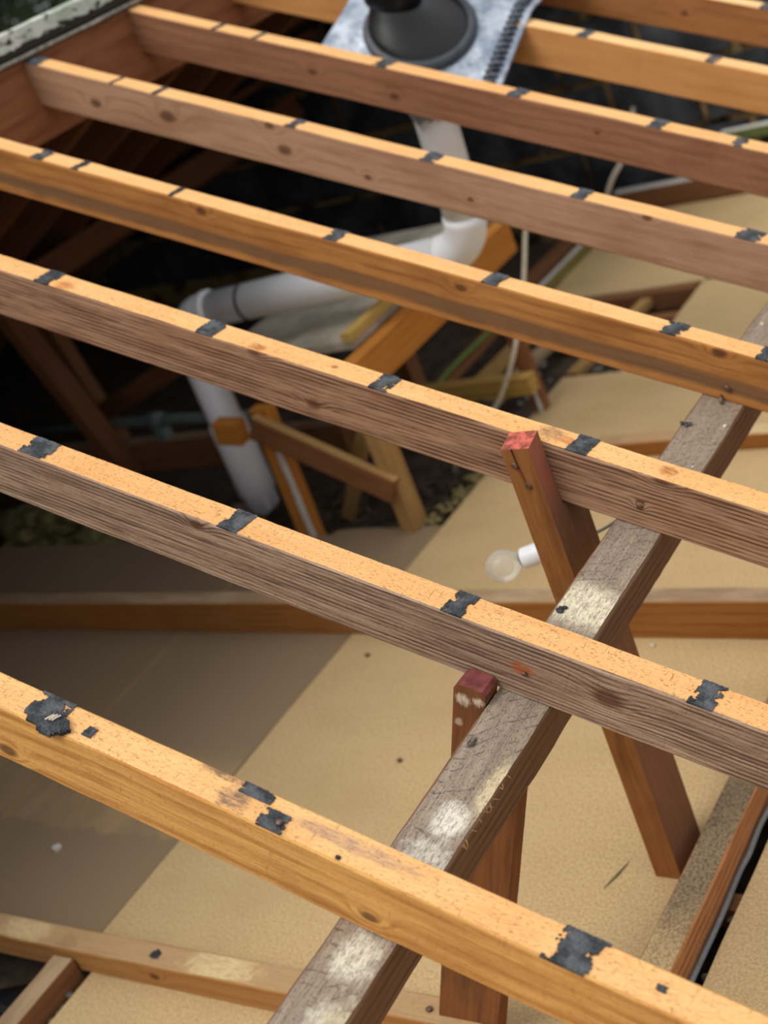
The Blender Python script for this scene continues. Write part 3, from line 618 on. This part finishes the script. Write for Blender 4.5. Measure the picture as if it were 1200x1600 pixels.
tube('branch_pipe', [Lb + hd * .09, Lb.lerp(Rb, .5), Rb - hd * .09], PR)
tube('elbow', arc(Rb, hd, ud, 0.105), 0.0575)
tube('riser', [Rb + ud * .09, Rb + ud * .3, Rb + ud * .475], PR)
tube('seal_ring', [Lb + hd * .232, Lb + hd * .2345, Lb + hd * .2405, Lb + hd * .243], 0.057, RUBBER, radii=[.054, .0575, .0575, .054])
tube('socket', [Lb + hd * .085, Lb + hd * .088, Lb + hd * .11, Lb + hd * .113], 0.06, radii=[.056, .061, .061, .056])

# lead sheet and black collar
gl = G('lead_sheet'); n1_ = gl.noise(gl.co, 14, 5, 0.65); n2_ = gl.noise(gl.co, 90, 4)
gl.bump(gl.ma('ADD', n1_, gl.ma('MULTIPLY', n2_, 0.3)), 0.8, 0.012)
LEAD = gl.fin(gl.mix(gl.ss(n1_, 0.35, 0.68), lin((128, 140, 158)), lin((198, 206, 216))), gl.ss(n2_, 0.3, 0.7, 0.35, 0.6), 0.5, 0.45)
def sheet_pt(u, v):                                               # u across (left -> right), v from the lower edge up the far side
    x = -1.15 + 0.465 * u - 0.05 * v + 0.04 * (1 - v) * u
    y = 1.57 + 0.78 * v + 0.10 * u * (1 - v) ** 2
    z = -0.135 + 0.155 * min(1, v / 0.47) if v < .47 else 0.02
    z += 0.02 * math.exp(-((u - .5) / .3) ** 2) * (1 - v) + 0.02 * u * max(0, .47 - v)
    z += 0.016 * mnoise.noise(Vector((u * 4, v * 5, 1))) * (1.3 - u)
    return rw(x, y, z)
fb = empty('vent_flashing', rw(-0.86, 1.75, 0)); tag(fb, 'crumpled lead flashing sheet with a black vent collar draped over two rafters', 'flashing')
fo = Vector(fb.location); bm = bmesh.new(); NU, NV = 40, 44
g = [[bm.verts.new(sheet_pt(i / NU, j / NV) - fo) for j in range(NV + 1)] for i in range(NU + 1)]
for i in range(NU):
    for j in range(NV): bm.faces.new((g[i][j], g[i + 1][j], g[i + 1][j + 1], g[i][j + 1]))
ext = bmesh.ops.extrude_face_region(bm, geom=bm.faces[:])
for v in ext['geom']:
    if isinstance(v, bmesh.types.BMVert): v.co -= RN * 0.003
link('lead_sheet', bm, LEAD, fb, True)
bm = bmesh.new()                                                  # ribbed hem along the right edge
for q in range(34):
    v = q / 33 * 0.96; a = sheet_pt(0.90, v) + RN * .004 - fo; b = sheet_pt(0.97, v + .02) + RN * .006 - fo
    sweep(bm, [a, (a + b) / 2 + RN * .005, b], .005, 6, radii=[.004, .0075, .004])
link('ribbed_hem', bm, plain('dark_lead', (112, 118, 128), .55, .3, 60, .4, c2=(52, 55, 60)), fb, True)  # ribs coloured darker than the sheet
bm = sweep(bmesh.new(), [sheet_pt(0.995, q / 30) + RN * .002 - fo for q in range(31)], .006, 8)
link('rolled_edge', bm, LEAD, fb, True)
cc = sheet_pt(0.485, 0.27); t1 = (sheet_pt(.7, .25) - sheet_pt(.5, .25)).normalized(); t2 = (sheet_pt(.6, .35) - sheet_pt(.6, .15)).normalized(); nn = t1.cross(t2).normalized()
axis = (EZ * 0.82 - EX * .48).normalized()
mc = frame(cc - fo + nn * .012, t1, nn)
link('collar_ring', lathe(bmesh.new(), [(0.145, -.02), (0.148, -.004), (0.142, .006), (0.132, .012), (0.124, .008), (0.12, -.01)], mc, 40), plain('grey_rubber', (70, 74, 80), 0.5, 0.15, 40), fb, True)
rings = []; bm = bmesh.new(); 
for (r, h) in ((0.130, -.005), (0.127, .012), (0.114, .03), (0.094, .052), (0.078, .075), (0.068, .095), (0.062, .115)):
    k = min(1, h / .1) if h > 0 else 0; ax_ = (nn * (1 - k * .8) + axis * k * .8).normalized(); m = frame(cc - fo + nn * .012 + axis * h, t1, ax_)
    rings.append([bm.verts.new(m @ Vector((r * math.cos(a), r * math.sin(a), 0))) for a in [2 * math.pi * q / 36 for q in range(36)]])
for a, b in zip(rings, rings[1:]):
    for k in range(36): bm.faces.new((a[k], a[(k + 1) % 36], b[(k + 1) % 36], b[k]))
bm.faces.new(rings[-1]); link('collar_cone', bm, RUBBER, fb, True)
mp = frame(cc - fo + axis * .12, t1, axis)
link('vent_tube', lathe(bmesh.new(), [(0.056, -.03), (0.056, .30), (0.052, .302)], frame(cc - fo + nn * .012 + EZ * .11 - EX * .06, t1, EZ * .9 - EX * .12), 32), RUBBER, fb, True)
mp2 = frame(cc - fo + nn * .012 + EZ * .066 - EX * .058, t1, EZ * .9 - EX * .12)
link('cowl', lathe(bmesh.new(), [(0.066, 0.004), (0.069, 0.0), (0.073, .003), (0.073, .08), (0.07, .086), (0.064, .088), (0.064, .16)], mp2, 32), RUBBER, fb, True)

bm = lathe(bmesh.new(), [(.0555, 0), (.060, .004), (.064, .03), (.068, .06), (.0555, .061)], frame(Rb + ud * .39 - off, ud.orthogonal(), ud), 28); rnd = random.Random(6)
for v in bm.verts:
    if (v.co - (Rb + ud * .39 - off)).dot(ud) < .02: v.co += ud * rnd.uniform(-.012, .016)
link('lead_skirt', bm, LEAD, pipe)['label'] = 'crumpled lead scrap around the top of the riser'
# ================================================================== WATER TANK PLATFORM
tank = empty('tank_stand', (-1.2, 1.45, 0)); tag(tank, 'rough timber stand with a pale board top under the white pipe', 'stand')
to = Vector((-1.2, 1.45, 0))
def tt(name, a, b, z, w, h, mats, label=None, **k):
    o = beam2(name, a, b, z, w, h, mats, parent=tank, **k)
    if label: o['label'] = label
    return o
tt('bearer', (-1.195, 1.43, 0.492), (-1.195, 2.42, 0.492), EZ, 0.05, 0.11, [ORANGE], 'bright orange side bearer', seg=12, seed=1)
tt('bearer', (-1.60, 1.52, 0.492), (-1.60, 2.42, 0.492), EZ, 0.05, 0.11, [ORANGE], seg=12, seed=2)
CONC = plain('pale_platform_board', (192, 184, 166), 0.9, 0.14, 9, c2=(150, 142, 126))
link('platform_board', slab(bmesh.new(), -1.75 + 1.2, -1.225 + 1.2, 1.53 - 1.45, 2.42 - 1.45, 0.549, 0.572, 0.004, 4, 8), CONC, tank)
tt('leg', (-1.207, 1.47, 0.0), (-1.207, 1.47, 0.437), -EY, 0.05, 0.07, [PALE], 'pale front leg', seg=8, seed=3)
tt('leg', (-1.595, 1.46, -0.11), (-1.575, 1.46, 0.437), -EY, 0.07, 0.045, [ORANGE], 'orange leg with a strip of white paint', seg=8, seed=4)
tt('paint_strip', (-1.563, 1.432, -0.05), (-1.556, 1.432, 0.30), -EY, 0.018, 0.012, [WPAINT], seg=16, jit=.003, seed=5)
tt('leg', (-1.66, 2.30, -0.11), (-1.66, 2.30, 0.437), -EY, 0.05, 0.07, [BROWN], seg=8, seed=6)
tt('brace', (-1.60, 1.425, 0.395), (-1.19, 1.425, 0.15), EZ, 0.032, 0.08, [BROWN, PALE], seg=14, seed=8)
tt('brace', (-1.57, 1.62, -0.05), (-1.28, 1.56, 0.35), -EY, 0.04, 0.03, [PALE], seg=8, seed=9)
o = beam2('batten', (-1.235, 1.53, 0.586), (-1.235, 1.79, 0.586), EZ, 0.035, 0.028, [wood('yellow_timber', (214, 186, 112), (178, 146, 76), seed=43)], seg=8, seed=10)
tag(o, 'short yellowish timber offcut lying on the edge of the tank stand', 'offcut')
tt('block', (-1.77, 1.455, 0.375), (-1.68, 1.455, 0.365), EZ, 0.05, 0.075, [ORANGE], 'short orange timber end', seg=4, seed=11)

# second trestle behind, with yellow rail
tr = empty('trestle', (-1.15, 2.12, 0)); tag(tr, 'low trestle with a yellow rail and a paint streaked leg behind the stand', 'stand')
beam2('rail', (-1.52, 2.10, 0.115), (-1.07, 2.10, 0.118), EZ, 0.05, 0.06, [wood('yellow_rail', (204, 170, 96), (160, 124, 62), seed=44, axis='z', ring=180, ringamt=.3)], seg=10, seed=1, parent=tr)
beam2('leg', (-1.10, 2.15, -0.11), (-1.11, 2.15, 0.30), -EY, 0.045, 0.04, [BROWN], seg=8, seed=2, parent=tr)
beam2('paint_strip', (-1.092, 2.126, -0.05), (-1.096, 2.126, 0.10), -EY, 0.014, 0.008, [WPAINT], seg=8, seed=3, parent=tr, jit=.002)

# loose planks in the open bay
PL = [((-1.595, 2.12, .02), (-1.595, 2.98, .03), .06, .03, BROWN, 'brown plank lying beside the green wire in the open bay'),
      ((-1.47, 2.22, .0), (-1.42, 2.95, .01), .06, .03, PALE, 'pale brown plank in the open bay left of the trestle leg'),
      ((-1.375, 2.28, -.03), (-1.33, 2.98, -.03), .05, .03, DUSTY_T, 'dusty narrow plank lying low in the open bay'),
      ((-1.115, 2.40, -.02), (-1.06, 2.95, -.02), .045, .03, PALE, 'short tan stick left of the rear sheet'),
      ((-1.615, 2.99, .03), (-1.60, 3.84, .03), .06, .07, RED_S, 'orange-brown joist beside the white trim stick')]
for i, (a, b, w, h, m, l) in enumerate(PL):
    o = beam2('plank' if i < 4 else 'ceiling_joist', a, b, EZ, w, h, [m], seg=12, seed=100 + i); tag(o, l, 'plank' if i < 4 else 'beam')
o = link('wire', sweep(bmesh.new(), smooth_pts([(-1.575, 2.20, .045), (-1.582, 2.45, .05), (-1.57, 2.7, .05), (-1.57, 2.95, .05)]), .006, 8), plain('green_wire_sheath', (106, 150, 66), .5, .1, 20), smooth=True)
tag(o, 'green insulated wire lying along a brown plank', 'cable')
o = beam2('trim_stick', (-1.545, 2.99, .022), (-1.525, 3.80, .022), EZ, .03, .044, [wood('mossy_stick', (150, 136, 78), (110, 98, 54), seed=45), WPAINT], seg=16, seed=107)
tag(o, 'white-topped trim stick along the left of the far sheet', 'trim')
for i, (a, b, w, h, m, l) in enumerate([((-1.52, 2.975, -.03), (-0.88, 2.99, -.03), .05, .07, RED_S, 'reddish joist under the near edge of the far sheet'),
      ((-1.40, 2.80, -.05), (-0.875, 2.815, -.05), .05, .06, BROWN, 'brown joist crossing the open bay in front of the far sheet')]):
    tag(beam2('ceiling_joist', a, b, EZ, w, h, [m], seg=12, seed=110 + i), l, 'beam')
o = timber('sole_plate', (-1.0, 3.90, 0.045), EX, EZ, -0.55, 1.6, .06, .09, [RED_S, WPAINT], seg=30, seed=120)
tag(o, 'brown plate with a white painted top at the foot of the black wall', 'beam')
o = timber('wall_ledge', (-0.7, 3.95, 0.215), EX, EZ, -0.36, 1.4, .05, .042, [plain('mossy_green', (104, 118, 62), .9, .2, 20), WPAINT], seg=20, seed=121)
tag(o, 'white capped ledge with a mossy green side on the black wall', 'ledge')
o = link('cable', sweep(bmesh.new(), smooth_pts([(-1.03, 2.36, .62), (-1.047, 2.3, .536), (-1.049, 2.2, .414), (-1.063, 2.055, .262), (-1.116, 2.02, .163), (-1.169, 2.0, .095), (-1.227, 1.96, .065), (-1.30, 1.9, -.02), (-1.34, 1.9, -.105)]), .0075, 8), CREAM, smooth=True)
tag(o, 'cream cable hanging down past the trestle into the open bay', 'cable')
o = link('cable', sweep(bmesh.new(), smooth_pts([(-1.40, 3.97, .40), (-1.37, 3.75, .30), (-1.42, 3.65, .22), (-1.47, 3.62, .12), (-1.47, 3.6, .03)]), .009, 8), CREAM, smooth=True)
tag(o, 'cream cable looping down in front of the black wall', 'cable')
bm = bmesh.new(); rnd = random.Random(11)
for q in range(70):
    x, y = rnd.uniform(-1.5, -0.9), rnd.uniform(2.4, 2.95); rock(bm, (x, y, -.10), rnd.uniform(.005, .018), q, .6, 1, .5)
tag(link('debris', bm, plain('pale_crumbs', (196, 194, 190), .9, .2, 20)), 'pale crumbs of plaster scattered in the open bay', kind='stuff')

# ================================================================== SHADOWED CLUTTER AT LEFT
o = beam2('strut', (-2.74, 1.90, 0.0), (-3.00, 1.90, 0.78), -EY, .055, .09, [DARKRED, BROWN], seg=12, seed=130); tag(o, 'dark leaning strut in the shadow at left, foremost of two', 'post')
o = beam2('strut', (-3.07, 2.2, 0.0), (-3.17, 2.2, 0.58), -EY, .075, .06, [BROWN], seg=12, seed=131); tag(o, 'dim orange-brown strut meeting a rising brace in the shadow', 'post')
o = beam2('brace', (-3.12, 2.165, 0.13), (-2.50, 2.165, 0.33), -EY, .08, .03, [BROWN], seg=12, seed=132); tag(o, 'brown brace rising to the right from the rear strut', 'post')
co = empty('conduit', (-2.5, 1.975, 0.185)); tag(co, 'grey conduit pipe running above the dusty joist in the shadow', 'pipe')
link('tube', sweep(bmesh.new(), [(-0.75, 0, .018), (0, 0, 0), (0.47, 0, -.025)], .02, 14), GALV, co, True)
link('joint', sweep(bmesh.new(), [(-.115, 0, .004), (-.11, 0, .004), (-.05, 0, .002), (-.045, 0, .002)], .028, 14, radii=[.02, .029, .029, .02]), GALV, co, True)
link('saddle', slab(bmesh.new(), -.10, -.06, -.02, .03, -.08, -.015), GALV, co)
link('saddle', slab(bmesh.new(), .38, .42, -.02, .03, -.08, -.03), GALV, co)
bm = bmesh.new()
for q in range(26): rnd = random.Random(q); rock(bm, (rnd.uniform(-3.2, -2.6), rnd.uniform(1.50, 1.72), rnd.uniform(-.08, .02)), rnd.uniform(.05, .11), q, .5, 2, .6)
tag(link('insulation', bm, FLUFF), 'yellow insulation wool spilling at the shadowed left edge', kind='stuff')
rnd = random.Random(31)
LR = [(-2.35, 1.70, .075), (-2.22, 1.62, .06), (-2.12, 1.72, .05), (-2.28, 1.55, .045), (-2.02, 1.66, .045), (-1.98, 1.55, .04), (-2.42, 1.60, .05)]
for i, (x, y, r) in enumerate(LR):
    bm = bmesh.new(); rock(bm, (0, 0, 0), r, i + 50, .75, 2, .55); o = link('rubble', bm, RUBBLE); o.location = (x, y, -.11 + r * .6)
    tag(o, 'broken plaster lump in the heap left of the white down pipe', 'rubble', 'rubble by the down pipe')
bm = bmesh.new(); rnd = random.Random(77)
for q in range(160):
    x = rnd.uniform(-1.75, -1.18); y = rnd.uniform(1.5, 1.95); a = rnd.uniform(0, 6.28); l = rnd.uniform(.03, .14); z = rnd.uniform(-.10, -.06)
    sweep(bm, [(x, y, z), (x + l * .5 * math.cos(a), y + l * .5 * math.sin(a), z + .02), (x + l * math.cos(a), y + l * math.sin(a), z)], rnd.uniform(.002, .006), 5)
tag(link('debris', bm, plain('dry_debris', (104, 92, 74), .95, .3, 30, c2=(48, 42, 34))), 'dry twigs and scraps in the dark bay under the stand', kind='stuff')
bm = bmesh.new(); rnd = random.Random(78)
for q in range(70):
    t = rnd.random(); rock(bm, (-1.175 + .045 * t + rnd.uniform(-.02, .015), 1.46 + .33 * t, rnd.uniform(-.03, .004)), rnd.uniform(.008, .02), q, .7, 1, .7)
tag(link('insulation_lint', bm, FLUFF), 'ragged greenish lint along the rear edge of the clean board', kind='stuff')
for i, (x, y, z, a) in enumerate([(-3.36, 2.22, .0, .6), (-3.52, 2.05, .0, .5), (-3.24, 2.35, .0, -.7)]):
    o = timber('offcut', (x, y, z - .09), (math.cos(a), math.sin(a), .3), EZ, -.09, .09, .05, .02, [plain('grey_offcut', (150, 150, 142), .9, .1, 20)], seg=6, seed=140 + i)
    tag(o, ['small pale offcut, middle one of three in the shadow at far left', 'small pale offcut at the left edge of the photo in shadow', 'small pale offcut nearest the leaning strut in shadow'][i], 'offcut')

# crumbs lying on the floor boards
CR = [(-1.445, .088, .012, WPAINT, 'white pebble of plaster on the dusty brown board'), (-0.232, .9135, .007, CREAM, 'small pale crumb on the clean board in front of the long joist'),
      (-0.677, .476, .007, DUST, 'tiny dark crumb on the clean board left of the maroon strut'), (-1.0, .853, .007, DUST, 'tiny dark crumb on the clean board close to the long joist')]
for i, (x, y, r, m, l) in enumerate(CR):
    bm = bmesh.new(); rock(bm, (0, 0, 0), r, i + 3, .6, 2, .5); o = link('crumb', bm, m); o.location = (x, y, r * .5); tag(o, l, 'crumb')
bm = bmesh.new(); sweep(bm, [(-.012, -.035, .001), (0.0, 0, .002), (.010, .04, .001)], .002, 5, radii=[.0005, .0025, .0005])
o = link('leaf_blade', bm, plain('dry_green', (122, 128, 88), .8, .1, 40)); o.location = (-0.03, .215, .001); tag(o, 'thin green blade of grass on the clean board near the post foot', 'leaf')

# ================================================================== TREES beyond the ridge
gt = G('leaf_green'); n_ = gt.noise(gt.co, 4, 3)
LEAF = gt.fin(gt.mix(gt.ss(n_, 0.35, 0.65), lin((30, 44, 24)), lin((72, 88, 48))), 0.6, 0.3)
TRUNK = plain('bark', (70, 54, 42), .95, .2, 20)
def tree(x, y, s, seed, label):
    t = empty('tree', (x, y, -2.6)); tag(t, label, 'tree', 'trees beyond the ridge'); rnd = random.Random(seed)
    link('trunk', sweep(bmesh.new(), [(0, 0, 0), (.1, 0, 2.0), (0, .1, 4.2)], .15, 10, radii=[.2, .14, .05]), TRUNK, t, True)
    bm = bmesh.new()
    for q in range(5200):
        th, ph = rnd.uniform(0, 6.283), math.acos(rnd.uniform(-1, 1)); rr = rnd.random() ** .4 * s
        p = Vector((rr * math.sin(ph) * math.cos(th), rr * math.sin(ph) * math.sin(th), 4.2 + 1.35 * rr * math.cos(ph)))
        a = Vector((rnd.uniform(-1, 1), rnd.uniform(-1, 1), rnd.uniform(-.6, .6))).normalized() * rnd.uniform(.07, .14); b = a.orthogonal().normalized() * rnd.uniform(.035, .065)
        bm.faces.new([bm.verts.new(p + q_) for q_ in (-a, b, a, -b)])
    o = link('foliage', bm, LEAF, t); o['kind'] = 'stuff'
for i, (x, y, s) in enumerate([(-9.0, 6.2, 1.7), (-10.6, 9.4, 1.9), (-6.8, 9.2, 1.7), (-12.8, 5.2, 1.9)]):
    tree(x, y, s, i, 'dark green leafy tree seen out of focus beyond the ridge')
